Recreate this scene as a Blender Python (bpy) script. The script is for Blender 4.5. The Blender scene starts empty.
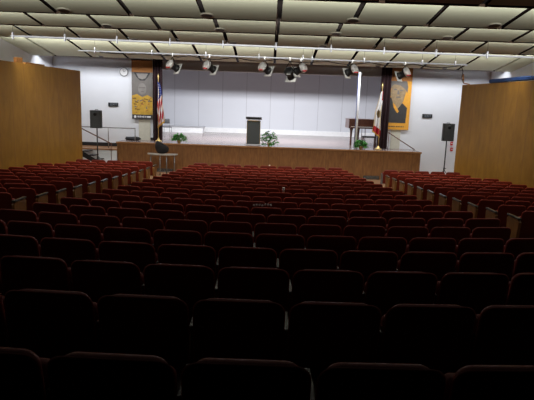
import bpy, bmesh, math, random
from mathutils import Vector, Matrix
random.seed(7)
S = bpy.context.scene
COL = S.collection
R = math.radians
PI = math.pi

# ---------------------------------------------------------------- camera
CAMZ, PITCH, ROLL, FPX = 2.92, R(10.3), 0.035, 519.0
fw = Vector((0, math.cos(PITCH), -math.sin(PITCH)))
r0 = Vector((1, 0, 0)); u0 = Vector((0, math.sin(PITCH), math.cos(PITCH)))
rt = r0 * math.cos(ROLL) + u0 * math.sin(ROLL)
up = u0 * math.cos(ROLL) - r0 * math.sin(ROLL)
cd = bpy.data.cameras.new('camera'); cam = bpy.data.objects.new('camera', cd); COL.objects.link(cam)
cd.sensor_width = 36; cd.lens = FPX * 36 / 534
cd.clip_end = 200
M = Matrix((rt, up, -fw)).transposed().to_4x4(); M.translation = (0, 0, CAMZ)
cam.matrix_world = M
S.camera = cam
CP = Vector((0, 0, CAMZ))
def at(px, py, Y):
    d = fw * FPX + rt * (px - 267) + up * (200 - py)
    return CP + d * (Y / d.y)
def proj(p):
    v = Vector(p) - CP; z = v.dot(fw)
    return (267 + FPX * v.dot(rt) / z, 200 - FPX * v.dot(up) / z, z)

# ---------------------------------------------------------------- world, lights, exposure
w = bpy.data.worlds.new('world'); S.world = w; w.use_nodes = True
w.node_tree.nodes['Background'].inputs[0].default_value = (0.6, 0.7, 1, 1)
w.node_tree.nodes['Background'].inputs[1].default_value = 0.0
S.view_settings.view_transform = 'Standard'; S.view_settings.look = 'None'
S.view_settings.exposure = 0.0; S.view_settings.gamma = 1.0; S.view_settings.use_curve_mapping = False
def area(name, loc, sx, sy, power, col, aim):
    l = bpy.data.lights.new(name, 'AREA'); l.shape = 'RECTANGLE'; l.size = sx; l.size_y = sy
    l.energy = power; l.color = col
    o = bpy.data.objects.new(name, l); COL.objects.link(o); o.location = loc
    o.rotation_euler = (Vector(aim) - Vector(loc)).to_track_quat('-Z', 'Y').to_euler()
    return o
WHITE = (0.93, 0.95, 1.0)
WARM = (1.0, 0.985, 0.90)
# fluorescent strip in the slot between the last ceiling panels and the end wall
area('cove_light', (0, 21.60, 4.71), 18.5, 0.10, 330, WHITE, (0, 22.6, 3.5))
# work-light strip above the stage, behind the header
area('stage_light', (0, 24.9, 4.655), 9.0, 0.12, 800, WHITE, (0, 28.5, 1.2))
# added fill strips near the ceiling steps, each brightening the next row of panels
CEIL_FILLS = [(4.9, 4.40, 60), (8.10, 4.43, 420), (10.90, 4.55, 440), (13.65, 4.67, 470), (16.4, 4.42, 900)]
for i, (cy, cz, pw) in enumerate(CEIL_FILLS):
    o = area('ceiling_fill_light', (0, cy, cz), 18.0, 0.06, pw, WARM, (0, cy + 1.0, cz + 0.61))
    o.data.spread = R(62)
# more added fill strips, shining down onto the seats and side walls
for cy, cz, pw, tilt, sp in ((5.0, 4.40, 10, 0.0, 150), (7.98, 4.42, 36, 0.0, 150), (10.82, 4.54, 85, 0.1, 150), (13.75, 4.76, 170, 0.6, 118), (16.3, 4.62, 180, 0.55, 120)):
    o = area('seat_fill_light', (0, cy, cz), 18.0, 0.08, pw, WARM, (0, cy + tilt, cz - 1.0))
    o.data.spread = R(sp)

# ---------------------------------------------------------------- materials
def mat(name, col, rough=0.6, metal=0.0, noise=None, spec=0.5, bump=0.0):
    m = bpy.data.materials.new(name); m.use_nodes = True
    nt = m.node_tree; b = nt.nodes['Principled BSDF']
    b.inputs['Base Color'].default_value = (*col, 1); b.inputs['Roughness'].default_value = rough
    b.inputs['Metallic'].default_value = metal; b.inputs['Specular IOR Level'].default_value = spec
    sc, amt = noise if noise else (12.0, 0.12)
    tc = nt.nodes.new('ShaderNodeTexCoord')
    n = nt.nodes.new('ShaderNodeTexNoise'); n.inputs['Scale'].default_value = sc; n.inputs['Detail'].default_value = 3
    mix = nt.nodes.new('ShaderNodeMix'); mix.data_type = 'RGBA'
    nt.links.new(tc.outputs['Object'], n.inputs['Vector'])
    mix.inputs['A'].default_value = (*[c * (1 - amt) for c in col], 1)
    mix.inputs['B'].default_value = (*[min(1, c * (1 + amt)) for c in col], 1)
    nt.links.new(n.outputs['Fac'], mix.inputs['Factor']); nt.links.new(mix.outputs['Result'], b.inputs['Base Color'])
    if bump:
        bp = nt.nodes.new('ShaderNodeBump'); bp.inputs['Strength'].default_value = bump
        nt.links.new(n.outputs['Fac'], bp.inputs['Height']); nt.links.new(bp.outputs['Normal'], b.inputs['Normal'])
    return m
def wood(name, c1, c2, scale=(2.5, 2.5, 0.5), rough=0.45, plank=0.0, seamcol=None):
    m = bpy.data.materials.new(name); m.use_nodes = True
    nt = m.node_tree; b = nt.nodes['Principled BSDF']; b.inputs['Roughness'].default_value = rough
    tc = nt.nodes.new('ShaderNodeTexCoord'); mp = nt.nodes.new('ShaderNodeMapping')
    mp.inputs['Scale'].default_value = scale
    n = nt.nodes.new('ShaderNodeTexNoise'); n.inputs['Scale'].default_value = 3; n.inputs['Detail'].default_value = 6
    n.inputs['Distortion'].default_value = 0.6
    cr = nt.nodes.new('ShaderNodeValToRGB')
    cr.color_ramp.elements[0].position = 0.3; cr.color_ramp.elements[0].color = (*c1, 1)
    cr.color_ramp.elements[1].position = 0.7; cr.color_ramp.elements[1].color = (*c2, 1)
    nt.links.new(tc.outputs['Object'], mp.inputs['Vector']); nt.links.new(mp.outputs['Vector'], n.inputs['Vector'])
    nt.links.new(n.outputs['Fac'], cr.inputs['Fac'])
    nt.links.new(cr.outputs['Color'], b.inputs['Base Color'])
    return m
def seams(m, axis, period, width, col):
    """thin vertical joints between boards, along the given axis"""
    nt = m.node_tree; b = nt.nodes['Principled BSDF']
    src = b.inputs['Base Color'].links[0].from_socket
    tc = nt.nodes.new('ShaderNodeTexCoord'); sp = nt.nodes.new('ShaderNodeSeparateXYZ')
    nt.links.new(tc.outputs['Object'], sp.inputs[0])
    mo = nt.nodes.new('ShaderNodeMath'); mo.operation = 'PINGPONG'; mo.inputs[1].default_value = period / 2
    nt.links.new(sp.outputs[axis], mo.inputs[0])
    lt = nt.nodes.new('ShaderNodeMath'); lt.operation = 'LESS_THAN'; lt.inputs[1].default_value = width / 2
    nt.links.new(mo.outputs[0], lt.inputs[0])
    mix = nt.nodes.new('ShaderNodeMix'); mix.data_type = 'RGBA'
    nt.links.new(lt.outputs[0], mix.inputs['Factor']); nt.links.new(src, mix.inputs['A'])
    mix.inputs['B'].default_value = (*col, 1); nt.links.new(mix.outputs['Result'], b.inputs['Base Color'])
    return m

m_wallwhite = mat('white_paint', (0.78, 0.80, 0.84), 0.7, noise=(1.5, 0.03))
m_stagewall = seams(mat('stage_wall_paint', (0.62, 0.63, 0.67), 0.6, noise=(1.0, 0.03)), 'X', 1.45, 0.03, (0.42, 0.42, 0.45))
m_header = mat('grey_header_paint', (0.44, 0.44, 0.43), 0.8, noise=(2, 0.05))
m_slab = mat('dark_plenum_paint', (0.006, 0.005, 0.005), 0.9, spec=0.0)
m_panel = mat('beige_acoustic_panel', (0.60, 0.615, 0.48), 0.85, noise=(3, 0.05))
m_edge_and_shade = mat('panel_edge_and_gap_shade', (0.02, 0.013, 0.01), 0.9, spec=0.0)
m_wood = seams(wood('wall_veneer', (0.28, 0.132, 0.016), (0.385, 0.187, 0.024), (1.6, 1.6, 0.5)), 'Y', 0.62, 0.02, (0.26, 0.12, 0.03))
m_stagefront = seams(wood('stage_front_veneer', (0.155, 0.062, 0.017), (0.26, 0.115, 0.036), (5, 5, 0.9)), 'X', 1.22, 0.02, (0.13, 0.06, 0.02))
m_nosing = mat('stage_nosing', (0.30, 0.14, 0.05), 0.4)
m_stagefloor = wood('stage_boards', (0.24, 0.185, 0.175), (0.33, 0.25, 0.235), (0.4, 3, 1), 0.2)
m_floor = mat('dark_floor_carpet', (0.07, 0.035, 0.022), 0.9, noise=(8, 0.25))
m_apronfloor = mat('brown_floor_vinyl', (0.30, 0.16, 0.08), 0.6, noise=(4, 0.15))
m_shell = mat('seat_shell_plastic', (0.020, 0.006, 0.006), 0.42, noise=(20, 0.1))
m_fabric = mat('seat_red_fabric', (0.20, 0.014, 0.007), 0.7, noise=(60, 0.25), bump=0.1)
m_back = mat('seat_back_red_vinyl', (0.13, 0.012, 0.004), 0.5, noise=(40, 0.2), spec=0.35)
m_metal = mat('grey_metal', (0.22, 0.22, 0.22), 0.45, 0.6)
m_rim_highlight = mat('seat_rim_painted_highlight', (0.26, 0.032, 0.016), 0.5, spec=0.2)  # brighter edge ring: the grazing highlight is put into the colour
m_stand = mat('seat_standard_brown', (0.20, 0.075, 0.035), 0.5)
m_arm = mat('armrest_plastic', (0.04, 0.035, 0.03), 0.3)
m_tan = wood('seat_end_wood', (0.19, 0.075, 0.016), (0.27, 0.11, 0.026), (4, 4, 2))
m_black = mat('black_paint', (0.012, 0.012, 0.013), 0.5)
m_blackcloth = mat('black_cloth', (0.012, 0.010, 0.011), 0.95, noise=(30, 0.3))
m_maroon = mat('dark_maroon_velvet', (0.020, 0.004, 0.006), 0.95, noise=(10, 0.3))
m_chrome = mat('white_painted_pipe', (0.60, 0.62, 0.70), 0.35, 0.0)
m_silver = mat('silver_metal', (0.75, 0.75, 0.76), 0.35, 0.4)
m_red = mat('red_plastic', (0.55, 0.02, 0.02), 0.4)
m_cream = mat('cream_door_paint', (0.62, 0.60, 0.50), 0.6)
m_orange = mat('banner_orange', (0.80, 0.38, 0.04), 0.7)
m_rust_shade = mat('banner_rust_and_shade', (0.42, 0.17, 0.04), 0.7)
m_gold = mat('banner_gold', (0.55, 0.33, 0.04), 0.7, noise=(6, 0.5))
m_gold2 = mat('banner_dark_gold', (0.22, 0.12, 0.02), 0.7)
m_bgrey = mat('banner_grey', (0.17, 0.155, 0.14), 0.7, noise=(5, 0.25))
m_bdark = mat('banner_charcoal', (0.045, 0.042, 0.042), 0.7, noise=(7, 0.4))
m_face = mat('banner_portrait_tan', (0.34, 0.24, 0.13), 0.7, noise=(9, 0.5))
m_bpale = mat('banner_pale_grey', (0.24, 0.22, 0.20), 0.7, noise=(6, 0.25))
m_white = mat('white_matte', (0.85, 0.85, 0.85), 0.6)
m_flagred = mat('flag_red', (0.50, 0.02, 0.03), 0.7)
m_flagblue = mat('flag_blue', (0.02, 0.05, 0.28), 0.7)
m_fringe = mat('gold_fringe', (0.75, 0.45, 0.06), 0.6)
m_brass = mat('brass', (0.75, 0.55, 0.22), 0.35, 0.7)
m_bear = mat('flag_bear_brown', (0.20, 0.13, 0.05), 0.8)
m_green = mat('leaf_green', (0.05, 0.27, 0.035), 0.55, noise=(20, 0.5))
m_green2 = mat('leaf_pale_green', (0.22, 0.36, 0.16), 0.55, noise=(20, 0.4))
m_lilac = mat('pale_flower', (0.62, 0.60, 0.85), 0.6)
m_podium = mat('lectern_dark_laminate', (0.075, 0.082, 0.08), 0.4)
m_piano = wood('piano_mahogany', (0.050, 0.018, 0.010), (0.10, 0.035, 0.018), (3, 3, 3), 0.3)
m_pianokeys = mat('piano_keys', (0.7, 0.7, 0.65), 0.3)
m_rail = mat('grey_rail', (0.26, 0.25, 0.24), 0.4, 0.5)
m_railwood = mat('brown_handrail', (0.13, 0.05, 0.03), 0.4)
m_blue = mat('blue_fabric', (0.02, 0.06, 0.20), 0.7)
m_sign = mat('sign_black', (0.015, 0.018, 0.02), 0.4)
m_signtext = mat('sign_text_grey', (0.22, 0.24, 0.26), 0.5)
m_tabletop = mat('grey_tabletop', (0.40, 0.37, 0.33), 0.5)
m_grille = mat('speaker_grille', (0.07, 0.075, 0.08), 0.5, 0.3, noise=(90, 0.5))
m_terracotta = mat('brass_pot', (0.45, 0.25, 0.08), 0.5)
m_riser = mat('riser_grey', (0.50, 0.50, 0.52), 0.5)
m_bpale2 = mat('downlight_rim', (0.5, 0.48, 0.4), 0.5)
m_lens = mat('downlight_dark_baffle', (0.015, 0.015, 0.015), 0.5)
m_bag = mat('black_nylon', (0.010, 0.010, 0.011), 0.6)

# ---------------------------------------------------------------- mesh helpers
class MB:
    def __init__(s): s.bm = bmesh.new(); s.mats = []
    def mi(s, m):
        if m not in s.mats: s.mats.append(m)
        return s.mats.index(m)
    def _fin(s, faces, m, smooth=False):
        i = s.mi(m)
        for f in faces: f.material_index = i; f.smooth = smooth
    def box(s, c, d, m, rot=None, bev=0.0):
        n0 = set(s.bm.faces)
        g = bmesh.ops.create_cube(s.bm, size=1)['verts']
        mt = Matrix.Translation(Vector(c)) @ (rot.to_4x4() if rot else Matrix.Identity(4)) @ Matrix.Diagonal((*d, 1))
        bmesh.ops.transform(s.bm, matrix=mt, verts=g)
        if bev:
            es = list({e for v in g for e in v.link_edges})
            bmesh.ops.bevel(s.bm, geom=es, offset=bev, segments=2, profile=0.5, affect='EDGES')
        s._fin([f for f in s.bm.faces if f not in n0], m); return s
    def tube(s, a, b, r, m, r2=None, seg=10, cap=True):
        n0 = set(s.bm.faces); a = Vector(a); b = Vector(b); d = b - a
        q = d.to_track_quat('Z', 'Y').to_matrix().to_4x4(); q.translation = (a + b) / 2
        bmesh.ops.create_cone(s.bm, cap_ends=cap, segments=seg, radius1=r, radius2=r if r2 is None else r2, depth=d.length, matrix=q)
        nf = [f for f in s.bm.faces if f not in n0]
        s._fin(nf, m); 
        for f in nf: f.smooth = len(f.verts) == 4
        return s
    def path(s, pts, r, m, seg=6):
        for a, b in zip(pts[:-1], pts[1:]): s.tube(a, b, r, m, seg=seg)
        for p in pts[1:-1]: s.ball(p, (r, r, r), m, 6, 4)
        return s
    def ball(s, c, rad, m, u=12, v=8, rot=None):
        n0 = set(s.bm.faces)
        mt = Matrix.Translation(Vector(c)) @ (rot.to_4x4() if rot else Matrix.Identity(4)) @ Matrix.Diagonal((*rad, 1))
        bmesh.ops.create_uvsphere(s.bm, u_segments=u, v_segments=v, radius=1, matrix=mt)
        s._fin([f for f in s.bm.faces if f not in n0], m, True); return s
    def lathe(s, prof, c, m, seg=16, rot=None):
        """prof: list of (r, z) from bottom to top"""
        c = Vector(c); rings = []
        for r, z in prof:
            ring = []
            for k in range(seg):
                a = 2 * PI * k / seg; p = Vector((r * math.cos(a), r * math.sin(a), z))
                if rot: p = rot @ p
                ring.append(s.bm.verts.new(c + p))
            rings.append(ring)
        fs = []
        for a, b in zip(rings[:-1], rings[1:]):
            for k in range(seg): fs.append(s.bm.faces.new((a[k], a[(k + 1) % seg], b[(k + 1) % seg], b[k])))
        caps = [s.bm.faces.new(rings[0][::-1]), s.bm.faces.new(rings[-1])]
        s._fin(fs, m, True); s._fin(caps, m); return s
    def prism(s, pts, vec, m):
        """closed polygon pts (3D) swept by vec"""
        vec = Vector(vec); a = [s.bm.verts.new(Vector(p)) for p in pts]; b = [s.bm.verts.new(Vector(p) + vec) for p in pts]
        n = len(pts); fs = [s.bm.faces.new(a[::-1]), s.bm.faces.new(b)]
        for k in range(n): fs.append(s.bm.faces.new((a[k], a[(k + 1) % n], b[(k + 1) % n], b[k])))
        s._fin(fs, m); return s
    def quadgrid(s, fn, nu, nv, m, smooth=True, mfn=None):
        g = [[s.bm.verts.new(Vector(fn(i / nu, j / nv))) for j in range(nv + 1)] for i in range(nu + 1)]
        for i in range(nu):
            for j in range(nv):
                f = s.bm.faces.new((g[i][j], g[i + 1][j], g[i + 1][j + 1], g[i][j + 1]))
                f.material_index = s.mi(mfn((i + .5) / nu, (j + .5) / nv) if mfn else m); f.smooth = smooth
        return s
    def pad(s, outline, th, yf, m, rim=None):
        """pillow-edged slab: outline [(x,z)], thickness th about y=yf(x,z)"""
        cx = sum(p[0] for p in outline) / len(outline); cz = sum(p[1] for p in outline) / len(outline)
        def ring(sc, off):
            out = []
            for x, z in outline:
                X = cx + (x - cx) * sc; Z = cz + (z - cz) * sc
                out.append(s.bm.verts.new((X, yf(X, Z) + off, Z)))
            return out
        prof = [(0.45, -1), (0.88, -1), (0.965, -.8), (1, 0), (0.965, .8), (0.88, 1), (0.45, 1)]
        rings = [ring(a, b * th / 2) for a, b in prof]
        n = len(outline); fs = []
        for a, b in zip(rings[:-1], rings[1:]):
            for k in range(n): fs.append(s.bm.faces.new((a[k], a[(k + 1) % n], b[(k + 1) % n], b[k])))
        fs.append(s.bm.faces.new(rings[0][::-1])); fs.append(s.bm.faces.new(rings[-1]))
        s._fin(fs, m, True)
        if rim: s._fin(fs[2 * n:4 * n], rim, True)
        return s
    def build(s, name, parent=None):
        bmesh.ops.recalc_face_normals(s.bm, faces=s.bm.faces)
        me = bpy.data.meshes.new(name); s.bm.to_mesh(me); s.bm.free()
        for m in s.mats: me.materials.append(m)
        o = bpy.data.objects.new(name, me); COL.objects.link(o)
        if parent: o.parent = parent
        return o
def tag(o, label, cat, group=None, kind=None):
    o['label'] = label; o['category'] = cat
    if group: o['group'] = group
    if kind: o['kind'] = kind
    return o
def thing(name, label, cat, loc=(0, 0, 0), rz=0, group=None):
    o = bpy.data.objects.new(name, None); COL.objects.link(o); o.location = loc; o.rotation_euler = (0, 0, rz)
    o.empty_display_size = 0.1
    return tag(o, label, cat, group)
def struct(o): o['kind'] = 'structure'; return o
def dup(root, loc, label, group=None, rz=None, skip=()):
    r = root.copy(); COL.objects.link(r); r.location = loc
    if rz is not None: r.rotation_euler = (0, 0, rz)
    r['label'] = label
    if group: r['group'] = group
    for ch in root.children:
        if ch.name.split('.')[0] in skip: continue
        c = ch.copy(); COL.objects.link(c); c.parent = r
        for g in ch.children:
            d = g.copy(); COL.objects.link(d); d.parent = c
    return r
def rrect(w, z0, z1, rt_, rb, n=6):
    """rounded rectangle outline in xz, half width w"""
    P = []
    for (cx, cz, r, a0) in ((w - rt_, z1 - rt_, rt_, 0), (-w + rt_, z1 - rt_, rt_, 90), (-w + rb, z0 + rb, rb, 180), (w - rb, z0 + rb, rb, 270)):
        for k in range(n + 1):
            a = R(a0 + 90 * k / n); P.append((cx + r * math.cos(a), cz + r * math.sin(a)))
    return P
ORD = 'first second third fourth fifth sixth seventh eighth ninth tenth eleventh twelfth thirteenth fourteenth fifteenth sixteenth seventeenth eighteenth nineteenth twentieth'.split()

# ---------------------------------------------------------------- room levels
YTOP = [355, 293.5, 264.4, 246.8, 232.3, 221.5, 213.3, 206.9, 200.5, 196.3, 191.5, 187.3, 184, 180.8, 178, 175.5, 173, 170.6, 168.5, 165.5]
NR = 20
D = [2.04 + 0.875 * k for k in range(NR)]
HS = 0.82
def drop(k): return D[k] * math.tan(math.atan((YTOP[k] - 200) / FPX) + PITCH)
raw = [CAMZ - drop(k) - HS for k in range(NR)]
RZ = raw[:]
for _ in range(3):
    RZ = [RZ[0]] + [(RZ[k - 1] + 2 * RZ[k] + RZ[k + 1]) / 4 for k in range(1, NR - 1)] + [RZ[-1]]
for k in range(1, NR): RZ[k] = min(RZ[k], RZ[k - 1])
FZ = RZ[-1]                     # level floor in front of the stage
ST = 1.21                       # stage height
DS = 22.0                       # stage front
# floor
mb = MB(); prof = [(-3.0, RZ[0] + 0.15), (1.2, RZ[0] + 0.15), (1.6, RZ[0])]
for k in range(NR): prof += [(D[k] - 0.2, RZ[k]), (D[k] + 0.5, RZ[k])]
for (ya, za), (yb, zb) in zip(prof[:-1], prof[1:]):
    mb.prism([(-9.6, ya, za), (-9.6, yb, zb), (-9.6, yb, zb - 0.3), (-9.6, ya, za - 0.3)], (19.2, 0, 0), m_floor)
struct(mb.build('floor'))
mb = MB(); mb.box((0, (D[-1] + 0.5 + 24) / 2, FZ - 0.15), (19.2, 24 - D[-1] - 0.5, 0.3), m_apronfloor); struct(mb.build('floor_front'))
# outer walls, back wall, slab
for sx, nm in ((-1, 'left'), (1, 'right')):
    mb = MB(); mb.box((sx * 9.75, 10.2, 2.8), (0.3, 27, 5.8), m_wallwhite); struct(mb.build('wall_outer_' + nm))
mb = MB(); mb.box((0, -3.1, 2.8), (19.8, 0.2, 5.8), m_slab); struct(mb.build('wall_rear'))
mb = MB(); mb.box((0, 15, 5.75), (19.8, 36, 0.2), m_slab); struct(mb.build('ceiling'))
# wooden side partitions
for sx, nm, zt in ((-1, 'left', 3.965), (1, 'right', 3.94)):
    mb = MB()
    pl = [(7.22, 20.1), (8.05, 15.2), (8.75, 10.6), (9.55, 5)]
    for (xa, ya), (xb, yb) in zip(pl[:-1], pl[1:]):
        P = [(sx * xa, ya, FZ - 0.2), (sx * xb, yb, FZ - 0.2), (sx * xb, yb, zt), (sx * xa, ya, zt)]
        mb.prism(P, (sx * 0.14, 0, 0), m_wood)
    struct(mb.build('wall_' + nm))
def xwall(y):
    pl = [(7.22, 20.1), (8.05, 15.2), (8.75, 10.6), (9.55, 5)]
    for (xa, ya), (xb, yb) in zip(pl[:-1], pl[1:]):
        if y >= yb: return xa + (xb - xa) * (ya - y) / (ya - yb)
    return 9.5
# end wall with proscenium opening
OX, WY, HZ = 5.1, 23.4, 4.33
for sx, nm in ((-1, 'left'), (1, 'right')):
    mb = MB(); mb.box((sx * (OX + 9.6) / 2, WY + 0.1, 2.7), (9.6 - OX, 0.2, 5.9), m_wallwhite); struct(mb.build('wall_end_' + nm))
mb = MB(); mb.box((0, WY + 0.1, (HZ + 5.7) / 2), (2 * OX, 0.2, 5.7 - HZ), m_header); struct(mb.build('wall_proscenium'))
mb = MB(); mb.box((0, 26.0, 5.08), (12, 0.05, 1.2), m_slab); struct(mb.build('light_blocker_border'))  # unseen, added to shade the upper back wall of the stage
mb = MB(); mb.box((0, 21.92, 4.92), (18.9, 0.04, 0.60), m_slab); struct(mb.build('light_blocker_lip'))  # unseen lip, added to keep the strip light off the upper end wall
for sx, nm in ((-1, 'left'), (1, 'right')):
    mb = MB(); mb.box((sx * 7.6, 28, 3.3), (0.2, 9, 4.9), m_stagewall); struct(mb.build('wall_stage_' + nm))
BY = 32.0
mb = MB(); mb.box((0, BY + 0.1, 3.3), (15.4, 0.2, 4.9), m_stagewall); struct(mb.build('wall_back'))
mb = MB(); mb.box((0, BY - 0.02, ST + 0.14), (15.0, 0.04, 0.28), m_white); struct(mb.build('baseboard_back'))
# stage
SXL, SXR = at(117, 142, DS).x, at(421, 152, DS).x
mb = MB(); mb.box(((SXL + SXR) / 2, (DS + 23.45) / 2, ST - 0.03), (SXR - SXL, 23.45 - DS, 0.06), m_stagefloor)
mb.box((0, (23.45 + BY) / 2, ST - 0.03), (15.0, BY - 23.45, 0.06), m_stagefloor); struct(mb.build('floor_stage'))
mb = MB(); mb.box(((SXL + SXR) / 2, DS + 0.65, (ST - 0.06 + FZ) / 2), (SXR - SXL, 1.28, ST - 0.065 - FZ), m_stagefront); struct(mb.build('wall_stage_front'))
mb = MB(); mb.box(((SXL + SXR) / 2, DS - 0.015, ST - 0.035), (SXR - SXL + 0.06, 0.05, 0.075), m_nosing, bev=0.01); struct(mb.build('trim_1'))
# black baseboards on the end wall
mb = MB(); mb.box(((SXL + -OX) / 2, WY - 0.01, ST + 0.06), (-OX - SXL, 0.02, 0.12), m_black); struct(mb.build('baseboard_left'))
# cream doors in the end wall
for n, (xa, xb, yt) in enumerate(((139, 150.5, 95), (391, 400.5, 105))):
    a = at(xa, 130, WY).x; b = at(xb, 130, WY).x; zt = at(xa, yt, WY).z
    mb = MB(); mb.box(((a + b) / 2, WY - 0.02, (ST + zt) / 2), (b - a, 0.04, zt - ST), m_cream, bev=0.008); struct(mb.build('door_%d' % (n + 1)))
# tormentor curtains
for sx, nm, x0, x1 in ((-1, 'left', 153, 162), (1, 'right', 379.5, 389.5)):
    a = at(x0, 110, 23.05).x + (0 if sx > 0 else 0); b = at(x1, 110, 23.05).x
    mb = MB()
    def cf(u, v, a=a, b=b): return (a + (b - a) * u, 23.05 + 0.05 * math.sin(u * 6 * PI), ST + 0.01 + 3.66 * v)
    mb.quadgrid(cf, 36, 4, m_maroon)
    def cf2(u, v, a=a, b=b): return (a + (b - a) * u, 23.17 + 0.05 * math.sin(u * 6 * PI), ST + 0.01 + 3.66 * v)
    mb.quadgrid(cf2, 36, 4, m_maroon)
    for (xx) in (a, b):
        mb.quadgrid(lambda u, v, xx=xx: (xx, 23.05 + 0.12 * u, ST + 0.01 + 3.66 * v), 1, 4, m_maroon)
    tag(mb.build('stage_curtain'), 'narrow dark maroon stage curtain leg beside the %s' % ('striped flag' if sx < 0 else 'white flag and yellow banner'), 'curtain')

# ---------------------------------------------------------------- ceiling panels
# (near y, near z, far y, far z)  z above the camera
PROWS = [(6.6, 1.80, 7.95, 1.525), (9.55, 1.835 - 0.01, 10.75, 1.645), (12.45, 1.905, 13.5, 1.765), (14.95, 1.94, 16.2, 1.765), (18.8, 2.035, 21.35, 1.655)]
RN = ['row nearest the camera', 'second row from the camera', 'third row from the camera', 'second row from the stage', 'row nearest the stage']
MOD, OFF, GAP = 1.455, 0.11, 0.10
for ri, (ya, za, yb, zb) in enumerate(PROWS):
    base = None; cnt = 0
    vis = []
    for n in range(-6, 7):
        x0 = OFF + n * MOD
        if x0 < -9.7 or x0 + MOD > 9.8: continue
        p = [proj((x0 + t * MOD, y, CAMZ + z))[0] for t in (0.05, .95) for y, z in ((ya, za), (yb, zb))]
        if max(p) < -4 or min(p) > 538: continue
        vis.append(x0)
    for j, x0 in enumerate(vis):
        lab = 'beige acoustic ceiling panel, %s, %s from the left' % (RN[ri], ORD[j])
        if base is None:
            mb = MB(); n = 6; wd = MOD - GAP
            def under(u, v, ya=ya, za=za, yb=yb, zb=zb, wd=wd):
                return ((u - .5) * wd, (yb - ya) * v, za - zb + (zb - za) * v)
            ns = int((yb - ya) / 0.065); mb.quadgrid(under, 1, ns, m_panel, True, lambda u, v, ns=ns: m_edge_and_shade if v > 1 - 1 / ns else m_panel)  # last strip of the underside painted dark for the shadow gap
            mb.quadgrid(lambda u, v: (under(u, v)[0], under(u, v)[1], under(u, v)[2] + 0.05), 1, n, m_edge_and_shade)
            for uu in (0, 1): mb.quadgrid(lambda u, v, uu=uu: (under(uu, v)[0], under(uu, v)[1], under(uu, v)[2] + 0.05 * u), 1, n, m_edge_and_shade)
            for vv in (0, 1): mb.quadgrid(lambda u, v, vv=vv: (under(u, vv)[0], under(u, vv)[1], under(u, vv)[2] + 0.05 * v), 1, 1, m_edge_and_shade)
            o = mb.build('ceiling_panel'); base = o
        else:
            o = base.copy(); COL.objects.link(o)
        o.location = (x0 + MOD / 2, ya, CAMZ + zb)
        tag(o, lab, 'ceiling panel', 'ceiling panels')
    if ri >= 3:
        for sd, xa, xb in (('left', -9.58, -8.67), ('right', 8.90, 9.58)):
            mb = MB(); P = [(xa, ya, za), (xb, ya, za), (xb, yb, zb), (xa, yb, zb)]
            P = [(x, y, z + CAMZ) for x, y, z in P]
            mb.prism(P, (0, 0, 0.05), m_panel)
            tag(mb.build('ceiling_panel'), 'narrow beige ceiling panel at the %s end of the %s' % (sd, RN[ri]), 'ceiling panel', 'ceiling panels')
# ---------------------------------------------------------------- downlights
dl = [(64, 10.5, 1), (207, 13.5, 1), (353, 20.5, 1), (494, 28, 1), (107, 25.5, 2), (220, 29, 2), (336, 33, 2), (447, 39.5, 2),
      (41, 35, 3), (135, 38, 3), (233, 43.5, 3), (323, 43, 3), (101, 57, 4), (378, 66, 4), (444.6, 70, 4)]
proto = None
for i, (px, py, ri) in enumerate(dl):
    ya, za, yb, zb = PROWS[ri]
    rs = 0.68 if ri < 4 else 0.6
    Y = yb - 0.14
    Y = yb - 0.26
    sl = (za - zb) / (yb - ya); zz = CAMZ + zb + 0.26 * sl - 0.012
    X = at(px, py, Y).x
    lab = 'round dark downlight in the ceiling, %s, %s from the left' % (RN[ri], ORD[[q for q in dl if q[2] == ri].index((px, py, ri))])
    if proto is None:
        t = thing('downlight', lab, 'ceiling light', (X, Y, zz), 0, 'ceiling downlights')
        mb = MB(); mb.lathe([(0.15, -0.012), (0.185, -0.016), (0.20, -0.004), (0.20, 0.02), (0.15, 0.03)], (0, 0, 0), m_bpale2, 20); mb.build('trim_ring', t)
        mb = MB(); mb.lathe([(0.155, -0.017), (0.155, 0.0), (0.13, 0.12)], (0, 0, 0), m_lens, 20); mb.build('can', t)
        proto = t
    else:
        t = dup(proto, (X, Y, zz), lab)
    t.scale = (rs, rs, rs); t.rotation_euler = (-math.atan(sl), 0, 0)

# ---------------------------------------------------------------- pipes
def pipe(name, pa, pb, Ya, Yb, r, hang, label, ztop):
    A = at(*pa, Ya); B = at(*pb, Yb)
    t = thing(name, label, 'lighting pipe', A)
    mb = MB(); mb.tube((0, 0, 0), B - A, r, m_chrome, seg=12); mb.build('pipe', t)
    for hx in hang:
        f = (hx - pa[0]) / (pb[0] - pa[0]); 
        # exact point on the pipe under that pixel column
        lo, hi = -0.2, 1.2
        for _ in range(30):
            mid = (lo + hi) / 2
            if proj(A + (B - A) * mid)[0] < hx: lo = mid
            else: hi = mid
        p = (B - A) * lo; w_ = A + p
        mb = MB(); mb.tube(p + Vector((0, 0, 0.0)), p + Vector((0, 0, ztop - w_.z)), 0.004, m_edge_and_shade, seg=5)
        mb.box(p + Vector((0, 0, 0.015)), (0.035, 0.09, 0.19), m_chrome, bev=0.01); mb.build('hanger', t)
    return A, B
PA, PB = pipe('lighting_pipe', (11, 36), (545, 58), 14.5, 14.5, 0.028, (13, 65, 117, 170, 223, 276, 331, 384, 436, 487), 'long white lighting pipe nearest the camera, crossing the whole ceiling with bare hangers', 5.6)
PA2, PB2 = pipe('lighting_pipe', (78, 50.5), (467, 65), 18.0, 18.0, 0.026, (95, 152, 206, 259, 303, 312, 364, 422, 455), 'white lighting pipe nearer the stage with spotlights hanging from it', 5.6)
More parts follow.
